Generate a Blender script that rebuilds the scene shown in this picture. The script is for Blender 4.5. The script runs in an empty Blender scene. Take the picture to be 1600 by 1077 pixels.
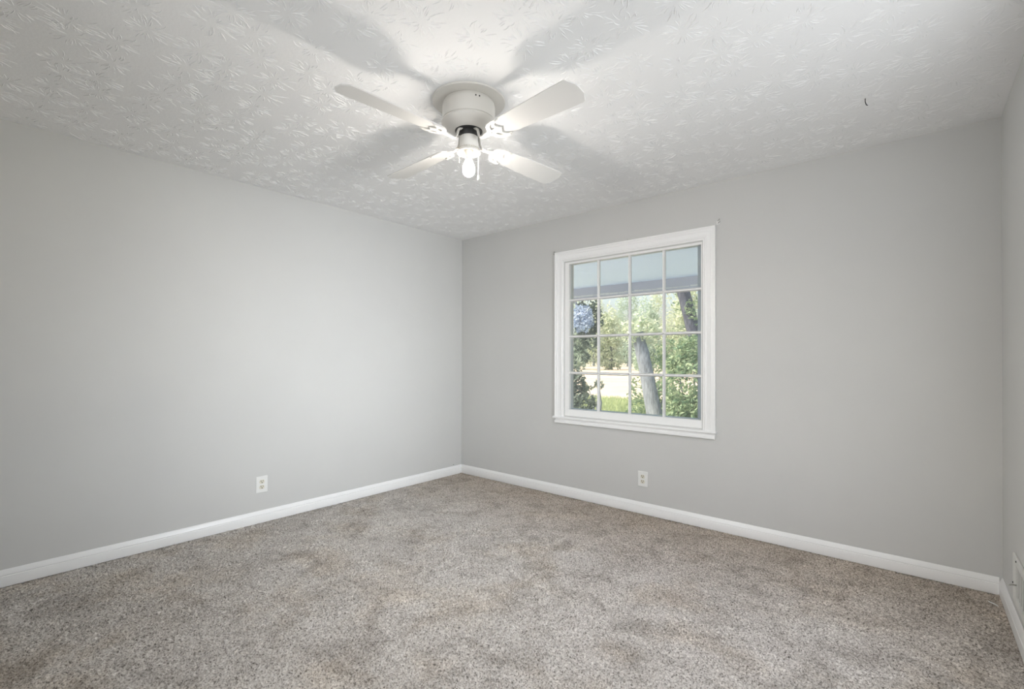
import bpy, bmesh, math, random
import numpy as np
from mathutils import Vector, Matrix

S = bpy.context.scene
C = S.collection
PI = math.pi
rnd = random.Random(7)
NP = np.random.default_rng(11)

# ------------------------------------------------------------------ camera
CAM = Vector((3.63086, -3.46030, 1.19455))
yaw, pitch, roll = 0.703756, 0.0059472, 0.0025546
fwd = Vector((-math.sin(yaw) * math.cos(pitch), math.cos(yaw) * math.cos(pitch), math.sin(pitch)))
r0 = Vector((math.cos(yaw), math.sin(yaw), 0))
u0 = r0.cross(fwd)
rgt = math.cos(roll) * r0 + math.sin(roll) * u0
upv = -math.sin(roll) * r0 + math.cos(roll) * u0
cam_data = bpy.data.cameras.new('camera')
cam = bpy.data.objects.new('camera', cam_data)
C.objects.link(cam)
m = Matrix((rgt, upv, -fwd)).transposed().to_4x4()
m.translation = CAM
cam.matrix_world = m
cam_data.sensor_fit = 'HORIZONTAL'
cam_data.sensor_width = 36.0
cam_data.lens = 740.493 / 1600 * 36.0
cam_data.shift_y = (556.33 - 538.5) / 1600
cam_data.clip_start = 0.02
cam_data.clip_end = 500
S.camera = cam

# ------------------------------------------------------------------ world, sun, large lights, exposure
W = bpy.data.worlds.new('world')
S.world = W
W.use_nodes = True
wn = W.node_tree
bg = wn.nodes['Background']
sky = wn.nodes.new('ShaderNodeTexSky')
sky.sky_type = 'NISHITA'
sky.sun_disc = False
sky.sun_elevation = math.radians(52)
sky.sun_rotation = math.radians(230)
sky.dust_density = 6.0
sky.ozone_density = 0.4
warm_haze = wn.nodes.new('ShaderNodeMix')             # a hazy, slightly creamy sky
warm_haze.data_type = 'RGBA'
warm_haze.blend_type = 'MULTIPLY'
warm_haze.inputs['Factor'].default_value = 1.0
warm_haze.inputs['B'].default_value = (1.05, 1.0, 0.92, 1)
wn.links.new(sky.outputs[0], warm_haze.inputs['A'])
wn.links.new(warm_haze.outputs['Result'], bg.inputs[0])
bg.inputs[1].default_value = 0.44

sun_d = bpy.data.lights.new('sun', 'SUN')
sun_d.energy = 3.5
sun_d.angle = math.radians(0.6)
sun_d.color = (1.0, 0.94, 0.84)
sun = bpy.data.objects.new('sun', sun_d)
C.objects.link(sun)
sdir = Vector((-0.60, -0.50, 0.78)).normalized()          # towards the sun
sun.rotation_euler = sdir.to_track_quat('Z', 'Y').to_euler()

# soft fill lamp added in an invented opening behind the camera
ar_d = bpy.data.lights.new('rear_fill_light', 'AREA')
ar_d.shape = 'RECTANGLE'
ar_d.size, ar_d.size_y = 1.7, 1.25
ar_d.energy = 10.5
ar_d.spread = math.radians(125)
ar_d.color = (0.97, 0.985, 1.0)
ar = bpy.data.objects.new('rear_fill_light', ar_d)
C.objects.link(ar)
ar.location = (2.25, -3.76, 1.45)
ar.rotation_euler = (math.radians(85), 0, 0)   # shines towards +Y

# daylight entering by the window in the right wall, out of the picture to the right
ar2_d = bpy.data.lights.new('side_window_daylight', 'AREA')
ar2_d.shape = 'RECTANGLE'
ar2_d.size, ar2_d.size_y = 1.3, 1.25
ar2_d.energy = 17
ar2_d.color = (0.93, 0.965, 1.0)
ar2 = bpy.data.objects.new('side_window_daylight', ar2_d)
C.objects.link(ar2)
ar2.location = (4.02, -1.75, 1.42)
ar2.rotation_euler = (math.radians(85), 0, math.radians(90))   # shines towards -X

ar3_d = ar2_d.copy()                                # added narrow beam to brighten the middle of the left wall
ar3_d.name = 'left_wall_fill'
ar3_d.energy = 12
ar3_d.spread = math.radians(65)
ar3_d.color = (0.90, 0.95, 1.0)
ar3 = bpy.data.objects.new('left_wall_fill', ar3_d)
C.objects.link(ar3)
ar3.location = (4.03, -1.75, 1.42)
ar3.rotation_euler = (math.radians(85), 0, math.radians(83))

BULB_CORE, BULB_GLOW, BULB_DOWN = 560.0, 12.0, 1100.0

V = S.view_settings
S.display_settings.display_device = 'sRGB'
V.view_transform = 'Standard'
V.look = 'None'
V.exposure = 0.13
V.gamma = 1.0
V.use_curve_mapping = False
S.cycles.max_bounces = 10
S.cycles.diffuse_bounces = 7
S.cycles.transparent_max_bounces = 12
S.cycles.caustics_reflective = False
S.cycles.caustics_refractive = False

# ------------------------------------------------------------------ helpers
def tag(o, label=None, cat=None, group=None, kind=None):
    if label: o['label'] = label
    if cat: o['category'] = cat
    if group: o['group'] = group
    if kind: o['kind'] = kind
    return o


def empty(name, loc=(0, 0, 0), rz=0.0):
    o = bpy.data.objects.new(name, None)
    o.empty_display_size = 0.1
    o.location = loc
    o.rotation_euler = (0, 0, rz)
    C.objects.link(o)
    return o


class MB:
    """collects shapes, builds ONE mesh object"""
    def __init__(self):
        self.v, self.f = [], []

    def add(self, vs, fs):
        b = len(self.v)
        self.v += [tuple(x) for x in vs]
        self.f += [tuple(b + i for i in q) for q in fs]
        return self

    def box(self, a, b):
        x0, y0, z0 = a
        x1, y1, z1 = b
        return self.add([(x0, y0, z0), (x1, y0, z0), (x1, y1, z0), (x0, y1, z0),
                         (x0, y0, z1), (x1, y0, z1), (x1, y1, z1), (x0, y1, z1)],
                        [(0, 3, 2, 1), (4, 5, 6, 7), (0, 1, 5, 4), (1, 2, 6, 5), (2, 3, 7, 6), (3, 0, 4, 7)])

    def lathe(self, prof, n=48, c=(0, 0, 0), cap=True):
        """prof: list of (r, z) swept round the z axis"""
        vs, fs = [], []
        for r, z in prof:
            for k in range(n):
                a = 2 * PI * k / n
                vs.append((c[0] + r * math.cos(a), c[1] + r * math.sin(a), c[2] + z))
        for i in range(len(prof) - 1):
            for k in range(n):
                k2 = (k + 1) % n
                fs.append((i * n + k, i * n + k2, (i + 1) * n + k2, (i + 1) * n + k))
        if cap:
            fs.append(tuple(range(n))[::-1])
            fs.append(tuple((len(prof) - 1) * n + k for k in range(n)))
        return self.add(vs, fs)

    def prism(self, pts, a, b):
        """polygon pts (x, y) extruded z from a to b"""
        n = len(pts)
        vs = [(x, y, a) for x, y in pts] + [(x, y, b) for x, y in pts]
        fs = [tuple(range(n))[::-1], tuple(range(n, 2 * n))]
        fs += [(i, (i + 1) % n, n + (i + 1) % n, n + i) for i in range(n)]
        return self.add(vs, fs)

    def sweep(self, path, sec, closed_sec=True, caps=True):
        """path: list of (origin, X axis, Y axis); sec: 2D points"""
        n = len(sec)
        vs, fs = [], []
        for o, ax, ay in path:
            for s, t in sec:
                vs.append(tuple(Vector(o) + Vector(ax) * s + Vector(ay) * t))
        for i in range(len(path) - 1):
            for k in range(n if closed_sec else n - 1):
                k2 = (k + 1) % n
                fs.append((i * n + k, i * n + k2, (i + 1) * n + k2, (i + 1) * n + k))
        if caps:
            fs.append(tuple(range(n))[::-1])
            fs.append(tuple((len(path) - 1) * n + k for k in range(n)))
        return self.add(vs, fs)

    def tube(self, pts, rad, n=10):
        pts = [Vector(q) for q in pts]
        path, sec = [], [(math.cos(2 * PI * k / n), math.sin(2 * PI * k / n)) for k in range(n)]
        ref = None
        for i, q in enumerate(pts):
            t = (pts[min(i + 1, len(pts) - 1)] - pts[max(i - 1, 0)]).normalized()
            if ref is None:
                ref = Vector((0, 0, 1)) if abs(t.z) < 0.9 else Vector((1, 0, 0))
            a = t.cross(ref).normalized()
            b = a.cross(t).normalized()
            ref = b
            rr = rad[i] if isinstance(rad, (list, tuple)) else rad
            path.append((q, a * rr, b * rr))
        return self.sweep(path, sec)

    def build(self, name, mat, parent=None, smooth=False, bevel=0.0, angle=40):
        me = bpy.data.meshes.new(name)
        me.from_pydata(self.v, [], self.f)
        bm = bmesh.new()
        bm.from_mesh(me)
        bmesh.ops.recalc_face_normals(bm, faces=bm.faces)
        if bevel:
            ed = [e for e in bm.edges if len(e.link_faces) == 2 and e.calc_face_angle(0) > math.radians(35)]
            bmesh.ops.bevel(bm, geom=ed, offset=bevel, segments=2, affect='EDGES', profile=0.5, clamp_overlap=True)
        bm.to_mesh(me)
        bm.free()
        return link(name, me, mat, parent, smooth, angle)


def link(name, me, mat, parent=None, smooth=False, angle=40):
    me.name = name
    if mat is not None:
        me.materials.clear()
        me.materials.append(mat)
    if smooth:
        me.shade_smooth()
        me.set_sharp_from_angle(angle=math.radians(angle))
    o = bpy.data.objects.new(name, me)
    C.objects.link(o)
    if parent is not None:
        o.parent = parent
    return o


def structure(o):
    o['kind'] = 'structure'
    return o


def mat(name, col, rough=0.6, metal=0.0, spec=0.5, **kw):
    ma = bpy.data.materials.new(name)
    ma.use_nodes = True
    b = ma.node_tree.nodes['Principled BSDF']
    b.inputs['Base Color'].default_value = (*col, 1)
    b.inputs['Roughness'].default_value = rough
    b.inputs['Metallic'].default_value = metal
    b.inputs['Specular IOR Level'].default_value = spec
    for k, v in kw.items():
        b.inputs[k].default_value = v
    return ma


def noise(ma, scale, detail=3, rough=0.5, vec=None):
    nt = ma.node_tree
    n = nt.nodes.new('ShaderNodeTexNoise')
    n.inputs['Scale'].default_value = scale
    n.inputs['Detail'].default_value = detail
    n.inputs['Roughness'].default_value = rough
    if vec is None:
        tc = nt.nodes.new('ShaderNodeTexCoord')
        vec = tc.outputs['Object']
    nt.links.new(vec, n.inputs['Vector'])
    return n


def ramp(ma, src, stops):
    nt = ma.node_tree
    r = nt.nodes.new('ShaderNodeValToRGB')
    e = r.color_ramp.elements
    while len(e) < len(stops):
        e.new(0.5)
    for el, (p, c) in zip(e, stops):
        el.position = p
        el.color = (*c, 1)
    nt.links.new(src, r.inputs[0])
    return r


def bump(ma, src, strength, dist=0.01):
    nt = ma.node_tree
    b = nt.nodes.new('ShaderNodeBump')
    b.inputs['Strength'].default_value = strength
    b.inputs['Distance'].default_value = dist
    nt.links.new(src, b.inputs['Height'])
    nt.links.new(b.outputs[0], nt.nodes['Principled BSDF'].inputs['Normal'])
    return b


def mixcol(ma, a, b, fac, mode='MIX'):
    nt = ma.node_tree
    x = nt.nodes.new('ShaderNodeMix')
    x.data_type = 'RGBA'
    x.blend_type = mode
    for sock, val in ((x.inputs['Factor'], fac), (x.inputs['A'], a), (x.inputs['B'], b)):
        if hasattr(val, 'links'):
            nt.links.new(val, sock)
        elif isinstance(val, (int, float)):
            sock.default_value = val
        else:
            sock.default_value = (*val, 1)
    return x.outputs['Result']


def base(ma, sock):
    ma.node_tree.links.new(sock, ma.node_tree.nodes['Principled BSDF'].inputs['Base Color'])


# ------------------------------------------------------------------ materials
M = {}
# grey wall paint: a roller stipple and a few faint scuffs
w_ = M['wall'] = mat('grey_wall_paint', (0.555, 0.55, 0.53), 0.55, spec=0.3)
n1 = noise(w_, 260, 2)
bump(w_, n1.outputs['Fac'], 0.06, 0.002)
n2 = noise(w_, 1.6, 3)
base(w_, ramp(w_, n2.outputs['Fac'], [(0.3, (0.592, 0.592, 0.580)), (0.7, (0.612, 0.612, 0.598))]).outputs[0])

c_ = M['ceiling'] = mat('white_textured_ceiling_paint', (0.86, 0.86, 0.86), 0.8, spec=0.15)
n1 = noise(c_, 70, 4, 0.6)
bump(c_, n1.outputs['Fac'], 0.25, 0.004)

M['trim'] = mat('white_gloss_trim_paint', (0.90, 0.90, 0.895), 0.32)
n1 = noise(M['trim'], 40, 2)
bump(M['trim'], n1.outputs['Fac'], 0.03, 0.002)

k_ = M['carpet'] = mat('mottled_taupe_carpet', (0.4, 0.37, 0.34), 0.95, spec=0.05)
f1 = noise(k_, 125, 2, 0.7)
f2 = noise(k_, 2.3, 4, 0.6)
f3 = noise(k_, 4.6, 6, 0.68)
f3.inputs['Distortion'].default_value = 0.9
fleck_shade = ramp(k_, f1.outputs['Fac'], [(0.30, (0.11, 0.10, 0.088)), (0.41, (0.41, 0.385, 0.36)), (0.52, (0.60, 0.575, 0.545)), (0.70, (0.80, 0.775, 0.745))])  # yarn flecks, the darkest painting shade between the tufts
warm = ramp(k_, f2.outputs['Fac'], [(0.34, (1.0, 0.95, 0.89)), (0.50, (1.0, 0.985, 0.97)), (0.66, (0.99, 0.99, 1.0))])
tone = ramp(k_, f3.outputs['Fac'], [(0.34, (0.70, 0.685, 0.67)), (0.50, (0.96, 0.955, 0.95)), (0.62, (1.06, 1.06, 1.06))])
knt = k_.node_tree
ktc = knt.nodes.new('ShaderNodeTexCoord')
ksp = knt.nodes.new('ShaderNodeSeparateXYZ')
knt.links.new(ktc.outputs['Object'], ksp.inputs[0])
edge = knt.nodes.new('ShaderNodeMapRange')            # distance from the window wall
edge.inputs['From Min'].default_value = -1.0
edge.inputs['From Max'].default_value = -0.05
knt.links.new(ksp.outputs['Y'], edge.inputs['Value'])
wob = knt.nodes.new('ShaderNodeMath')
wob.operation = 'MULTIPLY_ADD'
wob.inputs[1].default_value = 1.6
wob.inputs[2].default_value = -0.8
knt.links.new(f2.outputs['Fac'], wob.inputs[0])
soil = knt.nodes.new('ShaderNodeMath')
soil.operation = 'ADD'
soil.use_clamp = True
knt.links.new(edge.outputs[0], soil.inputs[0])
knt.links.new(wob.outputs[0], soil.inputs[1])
pile = mixcol(k_, mixcol(k_, fleck_shade.outputs[0], warm.outputs[0], 1.0, 'MULTIPLY'), tone.outputs[0], 1.0, 'MULTIPLY')
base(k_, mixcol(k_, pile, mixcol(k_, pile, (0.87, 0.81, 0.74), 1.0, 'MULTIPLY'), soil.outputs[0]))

M['fan_white'] = mat('fan_white_enamel', (0.68, 0.66, 0.62), 0.35)
M['blade_white'] = mat('fan_blade_white', (0.67, 0.66, 0.64), 0.42)
M['fan_dark'] = mat('dark_motor_metal', (0.06, 0.06, 0.06), 0.5, 0.3)
M['brass'] = mat('aged_brass_trim', (0.62, 0.56, 0.42), 0.35, 0.7)
M['porcelain'] = mat('socket_porcelain', (0.78, 0.74, 0.66), 0.4)
M['bulb_base'] = mat('bulb_base_plastic', (0.85, 0.84, 0.82), 0.4)
M['chain'] = mat('pull_chain_metal', (0.8, 0.79, 0.76), 0.3, 0.6)
M['plate'] = mat('white_wall_plate', (0.82, 0.82, 0.80), 0.3)
M['ivory'] = mat('ivory_receptacle_plastic', (0.72, 0.69, 0.58), 0.4)
M['slot'] = mat('dark_slot', (0.03, 0.028, 0.025), 0.7)
M['steel'] = mat('dull_steel', (0.45, 0.44, 0.42), 0.4, 0.8)
M['grille'] = mat('register_white_enamel', (0.70, 0.70, 0.67), 0.4)
M['duct_shade'] = mat('register_duct_shade', (0.20, 0.20, 0.19), 0.7)
M['storm'] = mat('storm_window_grey', (0.56, 0.63, 0.72), 0.45)
M['paper'] = mat('paper_scrap', (0.82, 0.82, 0.8), 0.7)
M['porch'] = mat('porch_painted_board', (0.70, 0.80, 0.95), 0.7)
n1 = noise(M['porch'], 3, 3)
bump(M['porch'], n1.outputs['Fac'], 0.1, 0.01)
M['glint'] = mat('white_edge_glint', (0.85, 0.85, 0.83), 0.5)
M['fascia'] = mat('porch_fascia_paint', (0.60, 0.61, 0.68), 0.7)
M['concrete'] = mat('bounce_slab_concrete', (0.76, 0.77, 0.78), 0.9)
M['siding'] = mat('exterior_siding', (0.6, 0.6, 0.58), 0.7)

# the bulb glows mostly from its lower globe, as a bulb with an opaque collar does
b_ = M['bulb'] = bpy.data.materials.new('lit_bulb')
b_.use_nodes = True
nt = b_.node_tree
nt.nodes.clear()
out = nt.nodes.new('ShaderNodeOutputMaterial')
em = nt.nodes.new('ShaderNodeEmission')
em.inputs[0].default_value = (1.0, 0.93, 0.84, 1)
geo = nt.nodes.new('ShaderNodeNewGeometry')
sep = nt.nodes.new('ShaderNodeSeparateXYZ')
nt.links.new(geo.outputs['Normal'], sep.inputs[0])
mr = nt.nodes.new('ShaderNodeMapRange')
mr.inputs['From Min'].default_value = 0.0
mr.inputs['From Max'].default_value = 1.0
mr.inputs['To Min'].default_value = BULB_GLOW
mr.inputs['To Max'].default_value = BULB_GLOW + BULB_DOWN
neg = nt.nodes.new('ShaderNodeMath')
neg.operation = 'MULTIPLY'
neg.inputs[1].default_value = -1.0
neg.use_clamp = True
nt.links.new(sep.outputs['Z'], neg.inputs[0])
sq = nt.nodes.new('ShaderNodeMath')
sq.operation = 'POWER'
sq.inputs[1].default_value = 2.0
nt.links.new(neg.outputs[0], sq.inputs[0])
nt.links.new(sq.outputs[0], mr.inputs['Value'])
neck = nt.nodes.new('ShaderNodeMapRange')             # the frosted neck glows less
neck.inputs['From Min'].default_value = 0.55
neck.inputs['From Max'].default_value = -0.1
neck.inputs['To Min'].default_value = 0.12
neck.inputs['To Max'].default_value = 1.0
nt.links.new(sep.outputs['Z'], neck.inputs['Value'])
glow = nt.nodes.new('ShaderNodeMath')
glow.operation = 'MULTIPLY'
nt.links.new(mr.outputs[0], glow.inputs[0])
nt.links.new(neck.outputs[0], glow.inputs[1])
nt.links.new(glow.outputs[0], em.inputs[1])
clear = nt.nodes.new('ShaderNodeBsdfTransparent')     # clear glass round the hot core
both = nt.nodes.new('ShaderNodeAddShader')
nt.links.new(em.outputs[0], both.inputs[0])
nt.links.new(clear.outputs[0], both.inputs[1])
nt.links.new(both.outputs[0], out.inputs[0])
co = M['core'] = bpy.data.materials.new('bulb_hot_core')
co.use_nodes = True
co.node_tree.nodes.clear()
o1 = co.node_tree.nodes.new('ShaderNodeOutputMaterial')
e1 = co.node_tree.nodes.new('ShaderNodeEmission')
e1.inputs[0].default_value = (1.0, 0.93, 0.84, 1)
e1.inputs[1].default_value = BULB_CORE
co.node_tree.links.new(e1.outputs[0], o1.inputs[0])

# window glass: clear, mirror-like at grazing angles, pale film painting haze over the view
g_ = M['glass'] = bpy.data.materials.new('hazed_window_glass')
g_.use_nodes = True
nt = g_.node_tree
nt.nodes.clear()
out = nt.nodes.new('ShaderNodeOutputMaterial')
tr = nt.nodes.new('ShaderNodeBsdfTransparent')
tr.inputs[0].default_value = (0.97, 0.985, 0.98, 1)
gl = nt.nodes.new('ShaderNodeBsdfGlossy')
gl.inputs['Roughness'].default_value = 0.02
fr = nt.nodes.new('ShaderNodeFresnel')
fr.inputs[0].default_value = 1.45
mx = nt.nodes.new('ShaderNodeMixShader')
df = nt.nodes.new('ShaderNodeBsdfDiffuse')
df.inputs[0].default_value = (0.85, 0.87, 0.86, 1)
mx2 = nt.nodes.new('ShaderNodeMixShader')
mx2.inputs[0].default_value = 0.05
nt.links.new(fr.outputs[0], mx.inputs[0])
nt.links.new(tr.outputs[0], mx.inputs[1])
nt.links.new(gl.outputs[0], mx.inputs[2])
nt.links.new(mx.outputs[0], mx2.inputs[1])
nt.links.new(df.outputs[0], mx2.inputs[2])
nt.links.new(mx2.outputs[0], out.inputs[0])


def leaf_mat(name, lo, hi, trans=0.35):
    ma = mat(name, hi, 0.55, spec=0.3)
    nt = ma.node_tree
    n = noise(ma, 9.0, 3)
    r = ramp(ma, n.outputs['Fac'], [(0.35, lo), (0.65, hi)])
    base(ma, r.outputs[0])
    t = nt.nodes.new('ShaderNodeBsdfTranslucent')
    nt.links.new(r.outputs[0], t.inputs[0])
    x = nt.nodes.new('ShaderNodeMixShader')
    x.inputs[0].default_value = trans
    nt.links.new(nt.nodes['Principled BSDF'].outputs[0], x.inputs[1])
    nt.links.new(t.outputs[0], x.inputs[2])
    nt.links.new(x.outputs[0], nt.nodes['Material Output'].inputs[0])
    return ma


M['leaf_green'] = leaf_mat('shrub_leaf_green', (0.15, 0.26, 0.16), (0.44, 0.53, 0.34), .4)
M['leaf_dark'] = leaf_mat('branch_leaf_dark', (0.06, 0.10, 0.08), (0.22, 0.27, 0.22), 0.3)
M['leaf_blue'] = leaf_mat('blue_grey_leaf', (0.36, 0.46, 0.62), (0.66, 0.74, 0.86), 0.3)
M['leaf_far'] = leaf_mat('hazed_leaf_pale_green', (0.44, 0.54, 0.40), (0.68, 0.71, 0.56), 0.4)  # haze of distance put into the pale leaf colour
M['leaf_far_b'] = leaf_mat('hazed_leaf_blue_green', (0.36, 0.48, 0.40), (0.56, 0.64, 0.54), 0.4)  # same distance haze painted in, bluer
M['grass'] = leaf_mat('grass_blade', (0.34, 0.42, 0.20), (0.52, 0.58, 0.34), 0.3)
bk = M['bark'] = mat('grey_bark', (0.3, 0.28, 0.27), 0.9)
tc = bk.node_tree.nodes.new('ShaderNodeTexCoord')
mp = bk.node_tree.nodes.new('ShaderNodeMapping')
mp.inputs['Scale'].default_value = (14, 14, 2.5)
bk.node_tree.links.new(tc.outputs['Object'], mp.inputs[0])
n1 = noise(bk, 2.0, 5, 0.7, mp.outputs[0])
base(bk, ramp(bk, n1.outputs['Fac'], [(0.35, (0.14, 0.13, 0.14)), (0.65, (0.44, 0.42, 0.41))]).outputs[0])
bump(bk, n1.outputs['Fac'], 0.8, 0.03)
bd = M['bark_shaded'] = bk.copy()  # bark copy with shade put into its darker, bluer colour
bd.name = 'shaded_blue_grey_bark'
for nd in bd.node_tree.nodes:
    if nd.type == 'VALTORGB':
        nd.color_ramp.elements[0].color = (0.035, 0.04, 0.06, 1)
        nd.color_ramp.elements[1].color = (0.13, 0.14, 0.19, 1)
for nd in bk.node_tree.nodes:
    if nd.type == 'VALTORGB':
        nd.color_ramp.elements[0].color = (0.13, 0.15, 0.18, 1)
        nd.color_ramp.elements[1].color = (0.30, 0.34, 0.39, 1)
fd = M['field'] = mat('dry_field', (0.72, 0.62, 0.44), 0.95, spec=0.05)
n1 = noise(fd, 0.25, 4)
base(fd, ramp(fd, n1.outputs['Fac'], [(0.35, (0.44, 0.37, 0.28)), (0.65, (0.52, 0.45, 0.35))]).outputs[0])
ln = M['lawn'] = mat('lawn_soil', (0.25, 0.34, 0.14), 0.95, spec=0.05)
n1 = noise(ln, 3, 4)
base(ln, ramp(ln, n1.outputs['Fac'], [(0.35, (0.36, 0.40, 0.27)), (0.7, (0.46, 0.47, 0.38))]).outputs[0])

# ------------------------------------------------------------------ room shell
RW, RD, RH, T = 3.97290, 3.70, 2.44, 0.14          # width (x), depth (towards -y), height, wall thickness
WX0, WX1, WZ0, WZ1 = 1.30, 2.475, 0.70, 2.035      # rough opening of the window


def wall_with_hole(y0, y1, x0, x1, hx0, hx1, hz0, hz1, z0=-0.15, z1=2.44):
    b = MB()
    b.box((x0, y0, z0), (hx0, y1, z1)).box((hx1, y0, z0), (x1, y1, z1))
    b.box((hx0, y0, z0), (hx1, y1, hz0)).box((hx0, y0, hz1), (hx1, y1, z1))
    return b


structure(MB().box((-T, -RD - T, -0.15), (0, T, RH)).build('wall_left', M['wall']))
structure(wall_with_hole(0, T, 0, RW, WX0, WX1, WZ0, WZ1).build('wall_back', M['wall']))
bx = MB()
for ya, yb, za, zb in ((-RD - T, -2.4, -0.15, RH), (-1.1, T, -0.15, RH), (-2.4, -1.1, -0.15, 0.79), (-2.4, -1.1, 2.05, RH)):
    bx.box((RW, ya, za), (RW + T, yb, zb))
structure(bx.build('wall_right', M['wall']))
structure(wall_with_hole(-RD - T, -RD, 0, RW, 1.35, 3.15, 0.8, 2.1).build('wall_front', M['wall']))  # the opening is added for the rear fill lamp


def make_floor():
    st = 0.0065
    nx, ny = int(RW / st), int(RD / st)
    xs = np.linspace(0, RW, nx)
    ys = np.linspace(-RD, 0, ny)
    X, Y = np.meshgrid(xs, ys)
    Z = -0.006 + NP.random(X.shape) ** 1.3 * 0.013 - 0.0065
    # gentle trodden waves in the pile
    for k in range(16):
        a = NP.random() * 2 * PI
        f = 3 + NP.random() * 9
        Z += 0.0006 * np.sin(f * (X * math.cos(a) + Y * math.sin(a)) + NP.random() * 6)
    inner = (X > 0.001) & (X < RW - 0.001)
    X = X + (NP.random(X.shape) - .5) * st * 0.9 * inner
    Y = Y + (NP.random(X.shape) - .5) * st * 0.9 * inner
    co = np.stack([X, Y, Z], -1).reshape(-1, 3)
    i = np.arange(nx * ny).reshape(ny, nx)
    q = np.stack([i[:-1, :-1], i[:-1, 1:], i[1:, 1:], i[1:, :-1]], -1).reshape(-1, 4)
    me = bpy.data.meshes.new('floor')
    me.vertices.add(len(co))
    me.vertices.foreach_set('co', co.ravel())
    me.loops.add(q.size)
    me.loops.foreach_set('vertex_index', q.ravel().astype(np.int32))
    me.polygons.add(len(q))
    me.polygons.foreach_set('loop_start', np.arange(0, q.size, 4, dtype=np.int32))
    me.polygons.foreach_set('loop_total', np.full(len(q), 4, dtype=np.int32))
    me.update()
    me.validate()
    o = link('floor', me, M['carpet'])
    return structure(o)


make_floor()

FX, FY = 1.986, -1.85                              # fan centre


def make_ceiling():
    b = MB().box((0, -RD, RH), (RW, 0, RH + 0.15))
    sp = 0.172
    ny, nx = int(RD / sp) + 1, int(RW / sp) + 1
    for j in range(ny):
        for i in range(nx):
            cx = (i + 0.5 * (j % 2) + rnd.uniform(-.28, .28)) * sp
            cy = -RD + (j + rnd.uniform(-.28, .28)) * sp
            n = rnd.randint(26, 38)
            a0 = rnd.uniform(0, PI)
            loops = rnd.random()
            for k in range(n):
                a = a0 + 2 * PI * k / n + rnd.uniform(-.12, .12)
                ra = rnd.uniform(.014, .06)
                L = rnd.uniform(.016, .055)
                rb = min(ra + L, .14)
                bend = rnd.uniform(-.18, .18)
                if rnd.random() < 0.3 * loops:
                    bend *= 2.4
                worn = 1.0 - .5 * min(1, max(0, (cy + 2.0) / 1.2))   # flatter stamping towards the window
                h = rnd.uniform(.0013, .0030) * worn
                w = rnd.uniform(.0015, .0026) * (.5 + .5 * worn)
                pts = []
                ok = True
                for s in (0, .33, .66, 1):
                    r = ra + (rb - ra) * s
                    aa = a + bend * s * s
                    x, y = cx + r * math.cos(aa), cy + r * math.sin(aa)
                    if not (.015 < x < RW - .015 and -RD + .015 < y < -.015) or math.hypot(x - FX, y - FY) < .185:
                        ok = False
                    pts.append((x, y))
                if not ok:
                    continue
                vs, fs = [], []
                for q, (x, y) in enumerate(pts):
                    x2, y2 = pts[min(q + 1, 3)]
                    x1, y1 = pts[max(q - 1, 0)]
                    d = math.hypot(x2 - x1, y2 - y1) + 1e-9
                    nxx, nyy = -(y2 - y1) / d, (x2 - x1) / d
                    ww = w * (0.45, 1, 1, 0.4)[q]
                    hh = h * (0.35, 1, .9, 0.3)[q]
                    vs += [(x - nxx * ww, y - nyy * ww, RH), (x - nxx * ww * .2, y - nyy * ww * .2, RH - hh),
                           (x + nxx * ww * .2, y + nyy * ww * .2, RH - hh), (x + nxx * ww, y + nyy * ww, RH)]
                for q in range(3):
                    for e in range(3):
                        fs.append((q * 4 + e, q * 4 + e + 1, q * 4 + e + 5, q * 4 + e + 4))
                fs.append((3, 2, 1, 0))
                fs.append((12, 13, 14, 15))
                b.add(vs, fs)
    me = bpy.data.meshes.new('ceiling')
    me.from_pydata(b.v, [], b.f)
    bm = bmesh.new()
    bm.from_mesh(me)
    bmesh.ops.recalc_face_normals(bm, faces=bm.faces)
    bm.to_mesh(me)
    bm.free()
    return structure(link('ceiling', me, M['ceiling']))


make_ceiling()

# baseboards: (outwards, up) profile
BB = [(0, 0), (.015, 0), (.015, .054), (.0125, .0555), (.0125, .058), (.0145, .0605), (.004, .0865), (.002, .0875), (0, .0875)]


def baseboard(name, p0, p1, nrm):
    p0, p1, nrm = Vector(p0), Vector(p1), Vector(nrm)
    up = Vector((0, 0, 1))
    b = MB().sweep([(p0, nrm, up), (p1, nrm, up)], BB)
    return structure(b.build(name, M['trim'], None, True, 25))


e = 0.0135
baseboard('baseboard_left', (0, -RD, -.002), (0, 0, -.002), (1, 0, 0))
baseboard('baseboard_back', (e, 0, -.002), (RW - e, 0, -.002), (0, -1, 0))
baseboard('baseboard_right', (RW, 0, -.002), (RW, -RD, -.002), (-1, 0, 0))

# ------------------------------------------------------------------ window
win = structure(empty('window_1', ((WX0 + WX1) / 2, 0, WZ0)))
off = Vector(win.location)


def wpart(b, name, m_, smooth=False, bevel=0.0, parent=win, angle=25):
    b.v = [tuple(Vector(q) - off) for q in b.v]
    return b.build(name, m_, parent, smooth, bevel, angle)


CX0, CX1, CZ1, CZ0 = 1.203, 2.571, 2.133, 0.688    # casing outer edges, top, foot
GX0, GX1, GZ0, GZ1 = 1.341, 2.466, 0.757, 2.018    # glass
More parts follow.
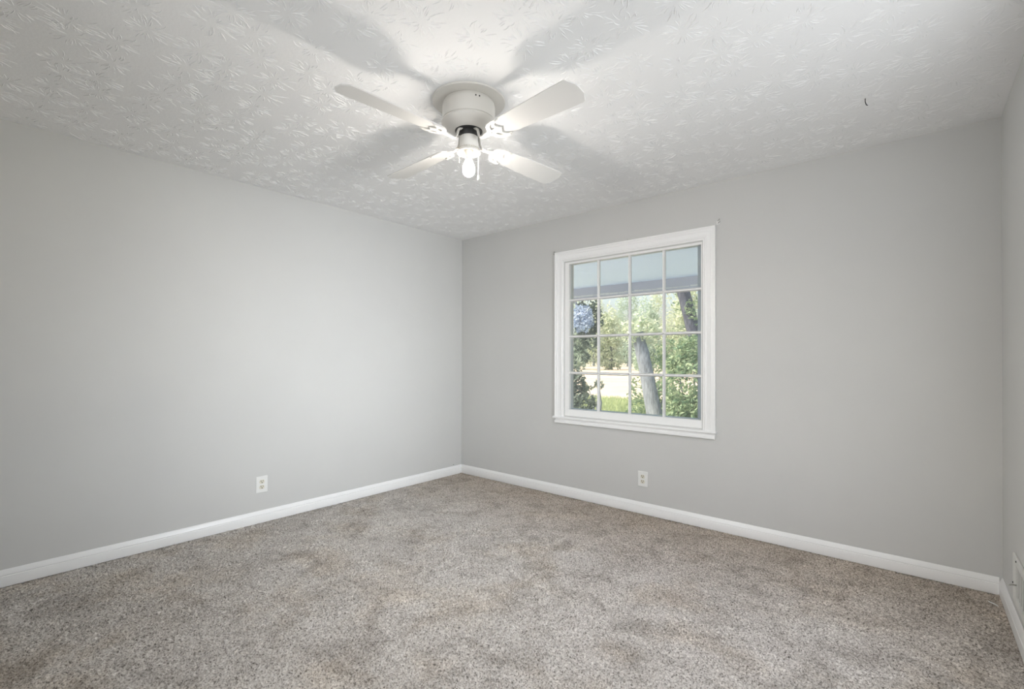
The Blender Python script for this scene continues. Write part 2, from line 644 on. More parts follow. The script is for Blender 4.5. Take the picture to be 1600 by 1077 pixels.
# casing profile: s from the outer edge inwards, t out from the wall
CP = [(0, 0), (0, .021), (.012, .022), (.015, .018), (.030, .0185), (.034, .015), (.062, .0115), (.066, .014), (.074, .0145),
      (.078, .010), (.088, .009), (.088, -.012), (.04, 0)]
b = MB()
yo = Vector((0, -1, 0))
s2 = 1.0
b.sweep([((CX0, 0, CZ0), Vector((1, 0, 0)), yo), ((CX0, 0, CZ1), Vector((1, 0, -1)), yo),
         ((CX1, 0, CZ1), Vector((-1, 0, -1)), yo), ((CX1, 0, CZ0), Vector((-1, 0, 0)), yo)], CP)
casing = wpart(b, 'casing', M['trim'], True, 0)

# fixed sash: stiles, rails and the bars of a four by four grid
SX0, SX1, SZ0, SZ1 = CX0 + .088, CX1 - .088, CZ0, CZ1 - .088
b = MB()
ys0, ys1 = 0.004, 0.042
b.box((SX0, ys0, SZ0), (GX0, ys1, SZ1)).box((GX1, ys0, SZ0), (SX1, ys1, SZ1))
b.box((GX0, ys0, GZ1), (GX1, ys1, SZ1)).box((GX0, ys0, SZ0), (GX1, ys1, GZ0))
sash = wpart(b, 'sash', M['trim'], False, 0.0015)
PX, PZ = (GX1 - GX0) / 4, (GZ1 - GZ0) / 4
b = MB()
bar = [(-.011, .032), (-.011, .022), (-.005, .010), (-.004, .007), (.004, .007), (.005, .010), (.011, .022), (.011, .032)]
for k in (1, 2, 3):
    x = GX0 + PX * k
    b.sweep([((x, 0, GZ0), (1, 0, 0), (0, 1, 0)), ((x, 0, GZ1), (1, 0, 0), (0, 1, 0))], bar)
    z = GZ0 + PZ * k
    b.sweep([((GX0, 0, z), (0, 0, 1), (0, 1, 0)), ((GX1, 0, z), (0, 0, 1), (0, 1, 0))], bar)
wpart(b, 'muntins', M['trim'], False, 0, sash)
b = MB().box((GX0 - .005, .025, GZ0 - .005), (GX1 + .005, .028, GZ1 + .005))
wpart(b, 'glass', M['glass'], False, 0, sash)
# stool with a rounded nose, apron under it
b = MB()
st_sec = [(.03, .0), (.03, -.020), (-.024, -.020), (-.030, -.016), (-.032, -.010), (-.030, -.004), (-.024, .0)]
b.sweep([((CX0 - .014, 0, .690), (0, 1, 0), (0, 0, 1)), ((CX1 + .006, 0, .690), (0, 1, 0), (0, 0, 1))], st_sec)
wpart(b, 'sill', M['trim'], True, 0)
ap = [(0, 0), (0, -.008), (-.012, -.008), (-.016, -.011), (-.016, -.020), (-.020, -.023), (-.036, -.023), (-.040, -.018), (-.040, 0)]
b = MB().sweep([((CX0 + .004, 0, .672), (0, 0, 1), (0, 1, 0)), ((CX1 - .004, 0, .672), (0, 0, 1), (0, 1, 0))], ap)
wpart(b, 'apron', M['trim'], True, 0)
# storm window frame outside the sash
b = MB()
hx0, hx1, hz0, hz1 = GX0 - .034, GX1 - .048, GZ0 + .002, GZ1 + .010
b.box((WX0 + .001, .075, WZ0 + .001), (hx0, .10, WZ1 - .001)).box((hx1, .075, WZ0 + .001), (WX1 - .001, .10, WZ1 - .001))
b.box((hx0, .075, hz1), (hx1, .10, WZ1 - .001)).box((hx0, .075, WZ0 + .001), (hx1, .10, hz0))
wpart(b, 'storm_frame', M['storm'], False, 0.002)

# left-over curtain hardware at the corners of the casing
def bracket(loc, label, big):
    t = tag(empty('curtain_bracket', loc), label, 'bracket', 'curtain brackets')
    if big:
        b = MB()
        b.box((-.010, -.004, -.010), (.012, 0, .014))
        b.build('bracket_plate', M['plate'], t, False, .001)
        MB().tube([(-.002, -.004, .012), (.006, -.014, .017), (.016, -.018, .022)], .0022, 8).build('hook', M['steel'], t, True)
        MB().tube([(.000, -.004, -.002), (.010, -.014, .000), (.020, -.018, .004)], .0022, 8).build('hook', M['steel'], t, True)
    else:
        b = MB().lathe([(0.002, -.016), (.008, -.010), (.0095, 0), (.007, .008), (.002, .016)], 14, (0, -.006, 0))
        b.build('bracket_plate', M['steel'], t, True)
        MB().tube([(0, -.004, .002), (0, -.016, -.002)], .0025, 8).build('hook', M['plate'], t, True)
    return t


bracket((1.189, 0, 2.135), 'small round metal curtain bracket at the upper left corner of the window trim', False)
bracket((2.585, 0, 2.150), 'metal curtain bracket with two prongs at the upper right corner of the window trim', True)
b = MB().tube([(0, 0, 0), (0, -.010, .001)], .0016, 8).lathe([(.003, 0), (.003, .002)], 10, (0, -.010, 0))
o = b.build('nail', M['steel'])
o.location = (1.898, 0, 2.142)
tag(o, 'tiny nail in the grey wall just above the middle of the window', 'nail')

o = MB().tube([(0, 0, 0), (.006, 0, 0)], .0022, 8).lathe([(.004, -.001), (.004, .001)], 10, (.006, 0, 0)).build('nail', M['slot'])
o.location = (0, -.118, .100)
tag(o, 'tiny dark nail low on the left wall just above the baseboard by the far corner', 'nail')

# ------------------------------------------------------------------ wall outlets
def outlet(loc, rz, label):
    t = tag(empty('wall_outlet', loc, rz), label, 'outlet', 'wall outlets')
    MB().box((-.040, -.006, -.059), (.040, 0, .059)).build('wall_plate', M['plate'], t, False, .0025)
    for s in (-1, 1):
        cz = s * .0195
        pts = []
        for k in range(24):
            a = 2 * PI * k / 24
            x, y = .0175 * math.cos(a), .0175 * math.sin(a)
            pts.append((x, max(-.0135, min(.0135, y))))
        bb = MB().prism(pts, 0, .0025)
        bb.v = [(x, -.006 - z, y + cz) for x, y, z in bb.v]
        rc = bb.build('receptacle', M['ivory'], t, False, .0006)
        sl = MB().box((-.0086, -.0090, cz + .0005), (-.0050, -.0084, cz + .0105)).box((.0048, -.0090, cz + .0015), (.0082, -.0084, cz + .0100))
        hole = [(.0036 * math.cos(2 * PI * k / 12), .0036 * math.sin(2 * PI * k / 12)) for k in range(12)]
        hb = MB().prism(hole, 0, .0005)
        sl.add([(x, -.0084 - z, y + cz - .0065) for x, y, z in hb.v], hb.f)
        sl.build('slots', M['slot'], rc)
    sb = MB().lathe([(.0028, 0), (.0028, .0012), (.001, .0016)], 12)
    sb.v = [(x, -.006 - z, y) for x, y, z in sb.v]
    sb.build('screw', M['plate'], t)
    return t


outlet((2.028, 0, .266), 0, 'white duplex outlet low on the wall below the window')
outlet((0, -2.001, .2745), math.radians(90), 'white duplex outlet low on the long left wall without a window')

# ------------------------------------------------------------------ heating register on the right wall
vent = tag(empty('wall_register', (RW, -.405, .135)), 'white metal heating register low on the right wall beside the corner', 'register')
# local: length runs -y, outwards is -x
b = MB()
L_, H_, fw_ = .36, .205, .032
def vbox(mb, y0, y1, z0, z1, x0, x1):
    return mb.box((-x1, -y1, z0), (-x0, -y0, z1))
vbox(b, 0, fw_ + .04, 0, H_, 0, .010); vbox(b, L_ - fw_, L_, 0, H_, 0, .010)
vbox(b, fw_ + .04, L_ - fw_, 0, fw_, 0, .010); vbox(b, fw_ + .04, L_ - fw_, H_ - fw_, H_, 0, .010)
b.build('register_frame', M['grille'], vent, False, .003)
vbox(MB(), fw_ + .04, L_ - fw_, fw_, H_ - fw_, .001, .0025).build('duct_shade_sheet', M['duct_shade'], vent)  # flat dark sheet painted in for the shade inside the duct
b = MB()
for k in range(6):
    y = fw_ + .055 + k * .042
    b.box((-.007, -y - .002, fw_), (-.003, -y, H_ - fw_))
b.build('louvre', M['grille'], vent)
MB().tube([(-.008, -.075, .085), (-.022, -.085, .088), (-.034, -.10, .088)], .0035, 8).build('lever', M['chain'], vent, True)
for (yy, zz) in ((-.10, H_ - .012), (-.012, .075)):
    b = MB().lathe([(.0045, 0), (.004, .002), (.001, .003)], 12)
    b.v = [(-.010 - z, x + yy, y + zz) for x, y, z in b.v]
    b.build('screw', M['slot'], vent)

# ------------------------------------------------------------------ hook in the ceiling, paper scrap on the carpet
b = MB().tube([(0, 0, 0), (0, 0, -.014), (.002, .002, -.024), (.005, .004, -.031), (.009, .007, -.033)], .0019, 8)
o = b.build('ceiling_hook', M['slot'], None, True)
o.location = (3.455, -.655, RH)
tag(o, 'tiny dark hook hanging from the white textured ceiling', 'hook')
b = MB().sweep([((0, 0, .004), (0, .004, 0), (0, 0, .0012)), ((-.012, .010, .007), (.001, .007, 0), (0, 0, .0012)),
                ((-.024, .026, .005), (.002, .006, 0), (0, 0, .0012)), ((-.032, .040, .004), (.002, .002, 0), (0, 0, .0012))],
               [(-1, -.5), (1, -.5), (1, .5), (-1, .5)])
o = b.build('paper_scrap', M['paper'])
o.location = (3.940, -.182, -.002)
tag(o, 'small white scrap of paper on the carpet by the right corner', 'paper scrap')

# ------------------------------------------------------------------ ceiling fan
fan = tag(empty('ceiling_fan', (FX, FY, RH)), 'white four-blade ceiling fan with one bare lit bulb on the textured ceiling', 'ceiling fan')
# all fan coordinates are measured from the ceiling down
MB().lathe([(.02, 0), (.176, 0), (.178, -.003), (.174, -.008), (.02, -.009)], 72).build('ceiling_plate', M['fan_white'], fan, True, 0, 30)
hs = [(.02, -.008), (.118, -.008), (.124, -.016), (.127, -.030), (.127, -.096), (.123, -.099), (.124, -.102), (.131, -.105), (.132, -.111), (.127, -.118),
      (.112, -.128), (.096, -.138), (.080, -.144), (.068, -.145), (.064, -.140), (.02, -.138)]
hous = MB().lathe(hs, 72).build('motor_housing', M['fan_white'], fan, True, 0, 30)
b = MB()
for k, a in enumerate((-30, -22)):
    a = math.radians(a)
    b.tube([(.1262 * math.cos(a), .1262 * math.sin(a), -.032), (.1282 * math.cos(a), .1282 * math.sin(a), -.032)], .0035, 10)
b.build('screw_hole', M['slot'], hous)
MB().lathe([(.01, -.136), (.064, -.136), (.064, -.1455), (.042, -.1465), (.042, -.176), (.01, -.178)], 48).build('rotor', M['fan_dark'], fan, True, 0, 30)
MB().lathe([(.01, -.170), (.040, -.170), (.044, -.174), (.044, -.222), (.041, -.226), (.01, -.226)], 48).build('switch_housing', M['fan_white'], fan, True, 0, 30)
fit = MB().lathe([(.030, -.224), (.046, -.224), (.047, -.228), (.047, -.233), (.050, -.236), (.056, -.241), (.057, -.250),
                  (.055, -.250), (.054, -.242), (.046, -.237), (.030, -.236)], 48).build('light_fitter', M['fan_white'], fan, True, 0, 30)
b = MB()
for k in range(26):                                 # beaded gallery ring
    a = 2 * PI * k / 26
    b.lathe([(.0006, -.0024), (.0024, 0), (.0006, .0024)], 6, (.0485 * math.cos(a), .0485 * math.sin(a), -.2305))
b.build('beaded_ring', M['brass'], fit, True)
for k in range(3):
    a = math.radians(20 + 120 * k)
    c0 = Vector((math.cos(a), math.sin(a), 0))
    z = Vector((0, 0, -.246))
    MB().tube([c0 * .052 + z, c0 * .066 + z], .0016, 8).tube([c0 * .066 + z, c0 * .069 + z], .0042, 10).build('thumb_screw', M['brass'], fit, True)
MB().lathe([(.006, -.234), (.019, -.234), (.019, -.246), (.0175, -.249), (.0175, -.268), (.006, -.268)], 28).build('socket', M['porcelain'], fan, True, 0, 30)
# bulb: opaque collar and glowing globe (base up)
bl = MB().lathe([(.012, -.262), (.0135, -.266), (.0145, -.276), (.0165, -.284), (.010, -.284)], 32).build('bulb', M['bulb_base'], fan, True, 0, 30)
MB().lathe([(.0163, -.2838), (.0195, -.292), (.0228, -.300), (.0262, -.308), (.0292, -.318), (.0302, -.328), (.0290, -.339), (.0252, -.349), (.0186, -.357),
            (.0095, -.3618), (.0005, -.363)], 32).build('globe', M['bulb'], bl, True, 0, 80)
MB().lathe([(.004, -.292), (.0068, -.296), (.0070, -.350), (.0055, -.356), (.001, -.358)], 16).build('glowing_core', M['core'], bl, True, 0, 40)
# pull chains
for (x, y, z1) in ((.036, .030, -.352), (-.036, -.030, -.296)):
    b = MB()
    b.tube([(x, y, -.236), (x, y, z1)], .0011, 6)
    n = int((z1 + .236) / -.006)
    for k in range(n):
        b.lathe([(.0004, -.0017), (.0018, 0), (.0004, .0017)], 6, (x, y, -.240 - k * .006))
    ch = b.build('pull_chain', M['chain'], fan, True)
    if z1 < -.3:
        MB().lathe([(.0015, 0), (.003, -.004), (.0055, -.014), (.0062, -.020), (.0045, -.026), (.001, -.028)], 16, (x, y, z1)).build('chain_knob', M['fan_white'], ch, True)


def arc(cx, cy, r, a0, a1, n):
    return [(cx + r * math.cos(math.radians(a0 + (a1 - a0) * k / n)), cy + r * math.sin(math.radians(a0 + (a1 - a0) * k / n))) for k in range(n + 1)]


def blade_outline():
    pts = []
    pts += arc(.200, -.006, .046, 270, 180, 6)[:-1]          # rounded root
    pts += arc(.200, .006, .046, 180, 90, 6)
    pts += [(.30, .057), (.45, .064), (.58, .0685)]
    pts += arc(.628, .052, .017, 90, 45, 3) + arc(.650, .024, .012, 45, 0, 3)
    pts += arc(.650, -.024, .012, 0, -45, 3) + arc(.628, -.052, .017, -45, -90, 3)
    pts += [(.58, -.0685), (.45, -.064), (.30, -.057)]
    return pts


def iron_curve():
    """ornamental plate under the blade root, a flat casting with cut-outs"""
    cu = bpy.data.curves.new('blade_iron_outline', 'CURVE')
    cu.dimensions = '2D'
    cu.fill_mode = 'BOTH'
    cu.extrude = .0018
    cu.bevel_depth = .0012
    cu.bevel_resolution = 1
    half = [(.118, .010), (.140, .0105), (.152, .016), (.158, .030), (.170, .045), (.188, .054), (.212, .059), (.238, .058), (.246, .052),
            (.242, .046), (.228, .043), (.216, .036), (.210, .026), (.214, .016), (.222, .008)]
    outl = half + [(.231, 0)] + [(x, -y) for x, y in half[::-1]]
    holes = []
    for s in (1, -1):
        holes.append([(.176, s * .014), (.186, s * .012), (.200, s * .016), (.201, s * .028), (.208, s * .040), (.200, s * .044), (.186, s * .036), (.177, s * .025)])
    holes.append([(.160, .006), (.168, .004), (.168, -.004), (.160, -.006)])
    for pl in [outl] + holes:
        sp = cu.splines.new('POLY')
        sp.points.add(len(pl) - 1)
        for q, (x, y) in zip(sp.points, pl):
            q.co = (x, y, 0, 1)
        sp.use_cyclic_u = True
    o = bpy.data.objects.new('tmp', cu)
    C.objects.link(o)
    bpy.context.view_layer.update()
    dg = bpy.context.evaluated_depsgraph_get()
    me = bpy.data.meshes.new_from_object(o.evaluated_get(dg))
    bpy.data.objects.remove(o)
    bpy.data.curves.remove(cu)
    return me


PITCH = math.radians(-12)
BZ = -.196                                           # blade height below the ceiling


def iron_mesh():
    plate = iron_curve()
    bm = bmesh.new()
    bm.from_mesh(plate)
    rot = Matrix.Rotation(PITCH, 4, 'X')
    for v in bm.verts:
        q = rot @ Vector((v.co.x, v.co.y, v.co.z - .0065))
        v.co = (q.x, q.y, q.z + BZ)
    # arm from the rotor down and out to the plate
    path = [(.048, -.1475), (.060, -.150), (.067, -.163), (.073, -.185), (.086, -.202), (.104, -.207), (.130, -.2035)]
    mb = MB()
    fr = []
    for i, (x, z) in enumerate(path):
        x2, z2 = path[min(i + 1, len(path) - 1)]
        x1, z1 = path[max(i - 1, 0)]
        d = Vector((x2 - x1, 0, z2 - z1)).normalized()
        w = (.012, .012, .009, .008, .0085, .010, .012)[i]
        tw = PITCH * i / (len(path) - 1)
        ay = Vector((0, math.cos(tw), math.sin(tw)))
        fr.append(((x, 0, z), ay * w, d.cross(ay).normalized() * .0042))
    mb.sweep(fr, [(math.cos(2 * PI * k / 12), math.sin(2 * PI * k / 12)) for k in range(12)])
    for s in (-1, 1):                                # screw heads on the plate
        for (px, py) in ((.236, .051),):
            q0 = rot @ Vector((px, s * py, -.0110)) + Vector((0, 0, BZ))
            mb.lathe([(.001, -.0015), (.0042, -.0005), (.0048, .0015)], 10, q0)
    base_n = len(bm.verts)
    vs = [bm.verts.new(v) for v in mb.v]
    for f in mb.f:
        try:
            bm.faces.new([vs[i] for i in f])
        except ValueError:
            pass
    bmesh.ops.recalc_face_normals(bm, faces=bm.faces)
    me = bpy.data.meshes.new('blade_iron')
    bm.to_mesh(me)
    bm.free()
    return me


ol = blade_outline()
bm_ = MB().prism(ol, -.003, .003)
rot = Matrix.Rotation(PITCH, 4, 'X')
bm_.v = [tuple(rot @ Vector(v) + Vector((0, 0, BZ))) for v in bm_.v]
iron = iron_mesh()
blade0 = None
for k in range(4):
    if blade0 is None:
        blade0 = bm_.build('blade', M['blade_white'], fan, False, .0012)
        iron0 = link('blade_iron', iron, M['fan_white'], blade0, True, 35)
        bl_k = blade0
    else:
        bl_k = blade0.copy()
        C.objects.link(bl_k)
        ir = iron0.copy()
        C.objects.link(ir)
        ir.parent = bl_k
    bl_k.rotation_euler = (0, 0, math.radians(-4 + 90 * k))

# ------------------------------------------------------------------ outdoors
GZ = -.40
cx_, cy_ = CAM.x, CAM.y


K = 1.45                                             # garden plants stand this much further off


def at(slope, dist, z=None, zs=None, k=None):
    """a spot outdoors: sideways slope and distance beyond the camera along y"""
    dist *= K if k is None else k
    return Vector((cx_ + slope * dist, cy_ + dist, z if z is not None else CAM.z + zs * dist))


structure(MB().box((-160, 12.5, GZ - .3), (90, 190, GZ)).build('ground', M['field']))
structure(MB().box((-60, T + .001, GZ - .3), (40, 12.5, GZ)).build('lawn_ground', M['lawn']))
structure(MB().box((-5, T + .03, GZ), (6.5, 3.0, -.12)).build('porch_bounce_slab', M['concrete']))  # unseen slab added to bounce neutral light onto the soffit
structure(MB().box((-3, -RD - T - 1.7, 2.34), (RW + 2, -RD - T, 2.44)).build('rear_sun_block', M['siding']))   # unseen eave added to keep sun out of the rear opening
structure(MB().box((-.6, T, GZ), (RW + .6, T + .02, WZ0 - .06)).build('trim_1', M['siding']))

# porch roof over the window
pr = tag(empty('porch_roof', (1.0, 1.5, 2.3)), 'pale grey porch roof seen through the top row of window panes', 'porch roof')
o0 = Vector(pr.location)
PY = 2.90
def ppart(bb, name, m_, **k):
    bb.v = [tuple(Vector(q) - o0) for q in bb.v]
    return bb.build(name, m_, pr, **k)
ZS = CAM.z + .174 * (PY - cy_)
ZB = CAM.z + .1490 * (PY - cy_)
ppart(MB().box((-5, T, ZS), (6.5, PY + .02, ZS + .05)), 'porch_soffit', M['porch'])
ppart(MB().box((-5, PY, ZB), (6.5, PY + .045, ZS + .12)), 'fascia', M['fascia'])
bb = MB()
x = -5.0
while x < 6.5:                                       # ragged white strips painted as sunlit glints along the fascia's foot
    L = rnd.uniform(.04, .16)
    d = rnd.uniform(.010, .024)
    bb.box((x, PY - .010, ZB + .024), (x + L * .9, PY - .001, ZB + .024 + d))
    x += L
ppart(bb, 'edge_glints', M['glint'])
ppart(MB().box((-5.2, T + .02, ZS + .12), (6.7, PY + .12, ZS + .18)), 'roof_deck', M['porch'])


def leaves(n, centre, rad, size, fn=None, shell=.55, ks=K):
    """n small folded leaves inside an ellipsoid"""
    u = NP.normal(size=(n, 3))
    u /= np.linalg.norm(u, axis=1)[:, None]
    r = shell + (1 - shell) * NP.random(n) ** .6
    lump = 1 + .18 * np.sin(u[:, 0] * 5 + centre[0] * 3) * np.cos(u[:, 2] * 6 + u[:, 1] * 4)
    P = np.array(centre) + u * (r * lump)[:, None] * np.array(rad) * ks
    if fn is not None:
        P = P[fn(P)]
        n = len(P)
    d = NP.normal(size=(n, 3))
    d /= np.linalg.norm(d, axis=1)[:, None]
    e_ = np.cross(d, NP.normal(size=(n, 3)))
    e_ /= np.linalg.norm(e_, axis=1)[:, None]
    nn = np.cross(d, e_)
    s = size * (1 + (ks - 1) * .5) * (.6 + .8 * NP.random(n))[:, None]
    v = np.stack([P - d * s, P + e_ * s * .42 + nn * s * .12, P + d * s, P - e_ * s * .42 + nn * s * .12], 1)
    return v.reshape(-1, 3)


def leaf_object(name, vsets, m_, parent=None, origin=(0, 0, 0)):
    v = np.concatenate(vsets) - np.array(origin)
    n = len(v) // 4
    me = bpy.data.meshes.new(name)
    me.vertices.add(len(v))
    me.vertices.foreach_set('co', v.ravel())
    i = np.arange(n) * 4
    q = np.stack([i, i + 1, i + 2, i, i + 2, i + 3], 1).ravel().astype(np.int32)
    me.loops.add(len(q))
    me.loops.foreach_set('vertex_index', q)
    me.polygons.add(2 * n)
    me.polygons.foreach_set('loop_start', np.arange(0, len(q), 3, dtype=np.int32))
    me.polygons.foreach_set('loop_total', np.full(2 * n, 3, dtype=np.int32))
    me.update()
    me.validate()
    return link(name, me, m_, parent)


def trunk_mesh(p0, p1, r0_, r1_, seed, n=16, rings=22, end=True):
    rr = random.Random(seed)
    p0, p1 = Vector(p0), Vector(p1)
    ax = (p1 - p0).normalized()
    a = ax.cross(Vector((0, 1, 0))).normalized()
    c = a.cross(ax).normalized()
    ph = [rr.uniform(0, 6) for _ in range(6)]
    vs, fs = [], []
    for i in range(rings):
        t = i / (rings - 1)
        o_ = p0.lerp(p1, t) + a * .02 * math.sin(t * 4 + ph[0]) + c * .02 * math.sin(t * 5 + ph[1])
        for k in range(n):
            th = 2 * PI * k / n
            r = (r0_ + (r1_ - r0_) * t) * (1 + .07 * math.sin(3 * th + ph[2] + t * 2) + .05 * math.sin(5 * th + ph[3]) + rr.uniform(-.04, .04))
            r *= 1 + .5 * max(0, .12 - t) / .12 * .6
            vs.append(o_ + a * r * math.cos(th) + c * r * math.sin(th))
    for i in range(rings - 1):
        for k in range(n):
            k2 = (k + 1) % n
            fs.append((i * n + k, i * n + k2, (i + 1) * n + k2, (i + 1) * n + k))
    fs.append(tuple(range(n))[::-1])
    fs.append(tuple((rings - 1) * n + k for k in range(n)))
    return MB().add(vs, fs)


def sub(mb, o_):
    mb.v = [tuple(Vector(q) - Vector(o_)) for q in mb.v]
    return mb


# leaning trunk in the lower middle panes
D2 = 6.8
pa, pb = at(-.433, D2, zs=-.118), at(-.479, D2, zs=.058)
dirn = (pb - pa) / (pb.z - pa.z)
foot = pa + dirn * (GZ - .05 - pa.z)
t2 = tag(empty('leaning_tree', (foot.x, foot.y, GZ)), 'leaning grey tree trunk seen through the middle of the window behind the shrubs', 'tree')
sub(trunk_mesh(foot, pb, .17, .13, 3), t2.location).build('trunk', M['bark'], t2, True, 0, 60)
vs = [leaves(500, pb + Vector((.05, .1, .05)), (.35, .3, .22), .05)]
leaf_object('foliage', vs, M['leaf_far'], t2, t2.location)

# second trunk, in the right-hand panes
D1 = 7.7
pa, pb = at(-.352, D1, zs=.049), at(-.377, D1, zs=.155)
dirn = (pb - pa) / (pb.z - pa.z)
foot, top = pa + dirn * (GZ - .05 - pa.z), pa + dirn * (4.4 - pa.z)
t1 = tag(empty('vine_tree', (foot.x, foot.y, GZ)), 'dark upright tree trunk with leafy vines at the right side of the window', 'tree')
sub(trunk_mesh(foot, top, .165, .135, 5), t1.location).build('trunk', M['bark_shaded'], t1, True, 0, 60)
vs = [leaves(60, at(-.358, D1 - .12, zs=.105), (.10, .06, .16), .04),
      leaves(40, at(-.343, D1 - .10, zs=.10), (.08, .06, .25), .04),
      leaves(40, at(-.386, D1, zs=.12), (.10, .1, .22), .035), leaves(26, at(-.383, D1, zs=.065), (.10, .1, .12), .035)]
leaf_object('vine', vs, M['leaf_green'], t1, t1.location)
vs = [leaves(3000, (top.x + .3, top.y, 5.2), (1.3, 1.3, 1.0), .09)]
leaf_object('foliage', vs, M['leaf_green'], t1, t1.location)


def shrub(name, label, blobs, m_, size, n, group=None, cat='shrub', fn=None):
    c = blobs[0][0]
    t = tag(empty(name, (c[0], c[1], GZ)), label, cat, group)
    vs = [leaves(int(n * w), q, r, size, fn) for q, r, w in blobs]
    leaf_object('foliage', vs, m_, t, t.location)
    b = MB()
    for q, r, w in blobs:
        base_ = Vector((c[0] + (q[0] - c[0]) * .4, c[1] + (q[1] - c[1]) * .4, GZ))
        q = Vector(q)
        b.tube([base_, base_.lerp(q, .5) + Vector((.04, .03, .05)), q], [.03, .02, .008], 7)
    sub(b, t.location).build('stem', M['bark'], t, True)
    return t


shrub('leafy_shrub', 'large green shrub filling the lower right panes of the window',
      [(at(-.36, 6.4, zs=-.06), (.38, .35, .50), 1.0), (at(-.345, 6.3, zs=-.12), (.38, .3, .38), 1.0),
       (at(-.385, 6.5, zs=-.015), (.16, .2, .18), .35), (at(-.352, 6.5, zs=.022), (.22, .25, .18), .5),
       (at(-.375, 6.3, zs=-.13), (.25, .3, .35), .8)], M['leaf_green'], .042, 1500)
shrub('leafy_shrub', 'low loose green shrub around the foot of the leaning trunk',
      [(at(-.458, 7.4, zs=-.075), (.28, .2, .30), .45), (at(-.425, 7.3, zs=-.035), (.25, .25, .45), .6),
       (at(-.47, 7.5, zs=-.12), (.25, .2, .25), .5), (at(-.415, 7.4, zs=-.10), (.22, .2, .35), .6),
       (at(-.40, 7.5, zs=.005), (.22, .2, .30), .5)], M['leaf_green'], .04, 800)
shrub('leafy_shrub', 'dark green shrub at the lower left corner of the window view',
      [(at(-.648, 6.3, zs=-.075), (.17, .25, .33), 1.0), (at(-.625, 6.2, zs=-.115), (.20, .25, .20), .7), (at(-.68, 6.3, zs=-.08), (.3, .25, .4), .8)],
      M['leaf_dark'], .042, 900)
shrub('leafy_sprig', 'thin leafy sprig in front of the tan field',
      [(at(-.575, 7.0, zs=-.062), (.09, .06, .06), .6), (at(-.605, 7.2, zs=-.07), (.12, .06, .05), .5), (at(-.59, 7.1, zs=-.095), (.06, .05, .05), .2)],
      M['leaf_dark'], .045, 90, cat='plant')

# tree at the left with a hanging branch
lt_foot = at(-.74, 7.2, GZ)
lt = tag(empty('overhanging_tree', tuple(lt_foot)), 'dark leafy tree with a round blue-grey clump at the upper left of the window', 'tree')
tp = lt_foot + Vector((.1, 0, 4.0))
sub(trunk_mesh(lt_foot - Vector((0, 0, .05)), tp, .14, .09, 9), lt.location).build('trunk', M['bark'], lt, True, 0, 60)
cb = at(-.624, 6.9, zs=.098)
b = MB().tube([lt_foot + Vector((.07, 0, 3.0)), cb + Vector((-.25, .1, .45)), cb + Vector((0, .02, .1)), cb + Vector((.12, .02, -.45))], [.05, .035, .02, .008], 8)
sub(b, lt.location).build('branch', M['bark'], lt, True)
vs = [leaves(700, cb + Vector((0, .25, 0)), (.32, .12, .34), .05), leaves(230, at(-.632, 7.0, zs=.040), (.22, .15, .16), .045),
      leaves(60, at(-.615, 7.0, zs=.005), (.10, .08, .11), .045), leaves(60, at(-.650, 7.0, zs=-.01), (.06, .08, .18), .045),
      leaves(120, at(-.594, 7.0, zs=.04), (.10, .1, .16), .045),
      leaves(2000, tuple(tp + Vector((-.5, 0, .9))), (1.1, 1.1, .9), .09)]
leaf_object('foliage', vs, M['leaf_dark'], lt, lt.location)
o = leaf_object('pale_foliage', [leaves(1900, cb, (.24, .09, .25), .028, lambda P: (np.abs(P[:, 0] - cb.x - .01) > .035) | (np.abs(P[:, 2] - cb.z + .02) > .12), .2)], M['leaf_blue'], lt, lt.location)
o['label'] = 'round blue-grey leaf clump'

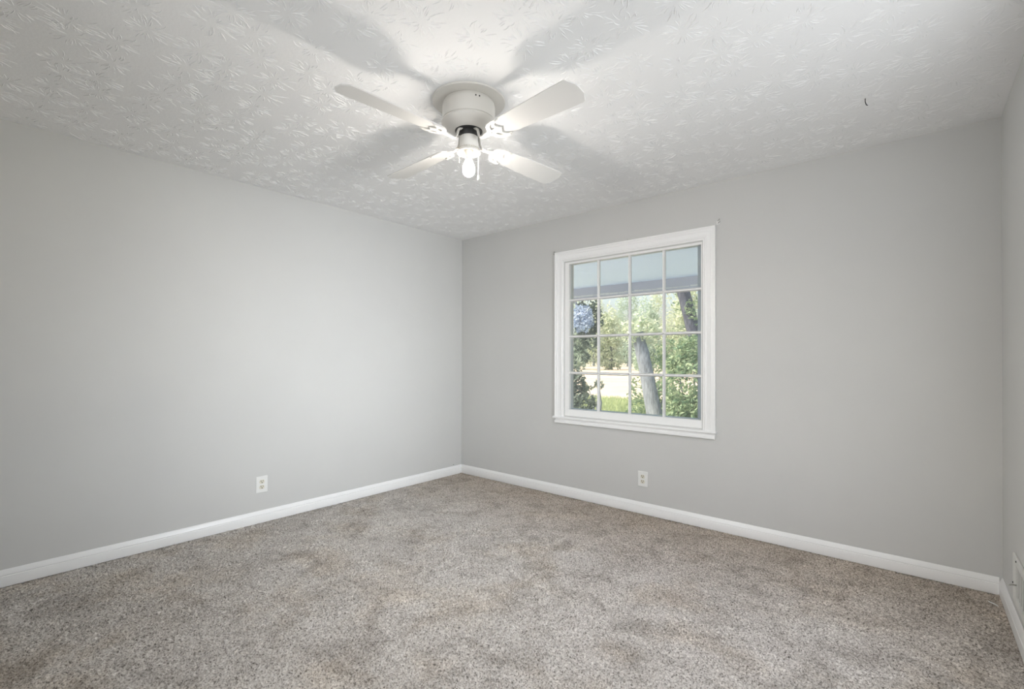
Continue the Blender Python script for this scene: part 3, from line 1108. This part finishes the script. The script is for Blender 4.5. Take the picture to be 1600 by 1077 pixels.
# grass at the near edge of the field
def grass():
    n = 16000
    d = 12.1 + NP.random(n) * 4.6
    s = -.68 + NP.random(n) * .38
    P = np.stack([cx_ + s * d, cy_ + d, np.full(n, GZ)], 1)
    a = NP.random(n) * 2 * PI
    w = np.stack([np.cos(a), np.sin(a), np.zeros(n)], 1) * .012
    h = (.06 + .16 * NP.random(n))
    tip = P + np.stack([NP.normal(size=n) * .04, NP.normal(size=n) * .04, h], 1)
    v = np.stack([P - w, P + w, tip + w * .1, tip - w * .1], 1).reshape(-1, 3)
    return leaf_object('grass', [v], M['grass'])


tag(grass(), 'strip of green grass at the near edge of the tan field', 'grass', kind='stuff')

# trees beyond the field
spots = [(-.73, 62, 11.5, 0), (-.685, 88, 17.0, 1), (-.635, 60, 10.6, 1), (-.59, 90, 16.0, 0), (-.545, 63, 9.2, 0), (-.50, 92, 17.5, 1), (-.455, 60, 10.0, 1),
         (-.415, 88, 17.0, 0), (-.37, 61, 11.4, 0), (-.325, 90, 17.5, 1), (-.28, 62, 11.2, 1)]
for i, (s, d, h, kd) in enumerate(spots):
    p_ = at(s, d, GZ, k=1)
    t = tag(empty('far_tree', tuple(p_)), ['pale green tree in the far row beyond the tan field', 'blue-green tree in the far row beyond the tan field'][kd],
            'tree', ['pale trees beyond the field', 'blue-green trees beyond the field'][kd])
    MB().tube([(0, 0, -.05), (.1, 0, h * .3), (0, .1, h * .7)], [.28, .22, .1], 8).build('trunk', M['bark'], t, True)
    rx = d * .030
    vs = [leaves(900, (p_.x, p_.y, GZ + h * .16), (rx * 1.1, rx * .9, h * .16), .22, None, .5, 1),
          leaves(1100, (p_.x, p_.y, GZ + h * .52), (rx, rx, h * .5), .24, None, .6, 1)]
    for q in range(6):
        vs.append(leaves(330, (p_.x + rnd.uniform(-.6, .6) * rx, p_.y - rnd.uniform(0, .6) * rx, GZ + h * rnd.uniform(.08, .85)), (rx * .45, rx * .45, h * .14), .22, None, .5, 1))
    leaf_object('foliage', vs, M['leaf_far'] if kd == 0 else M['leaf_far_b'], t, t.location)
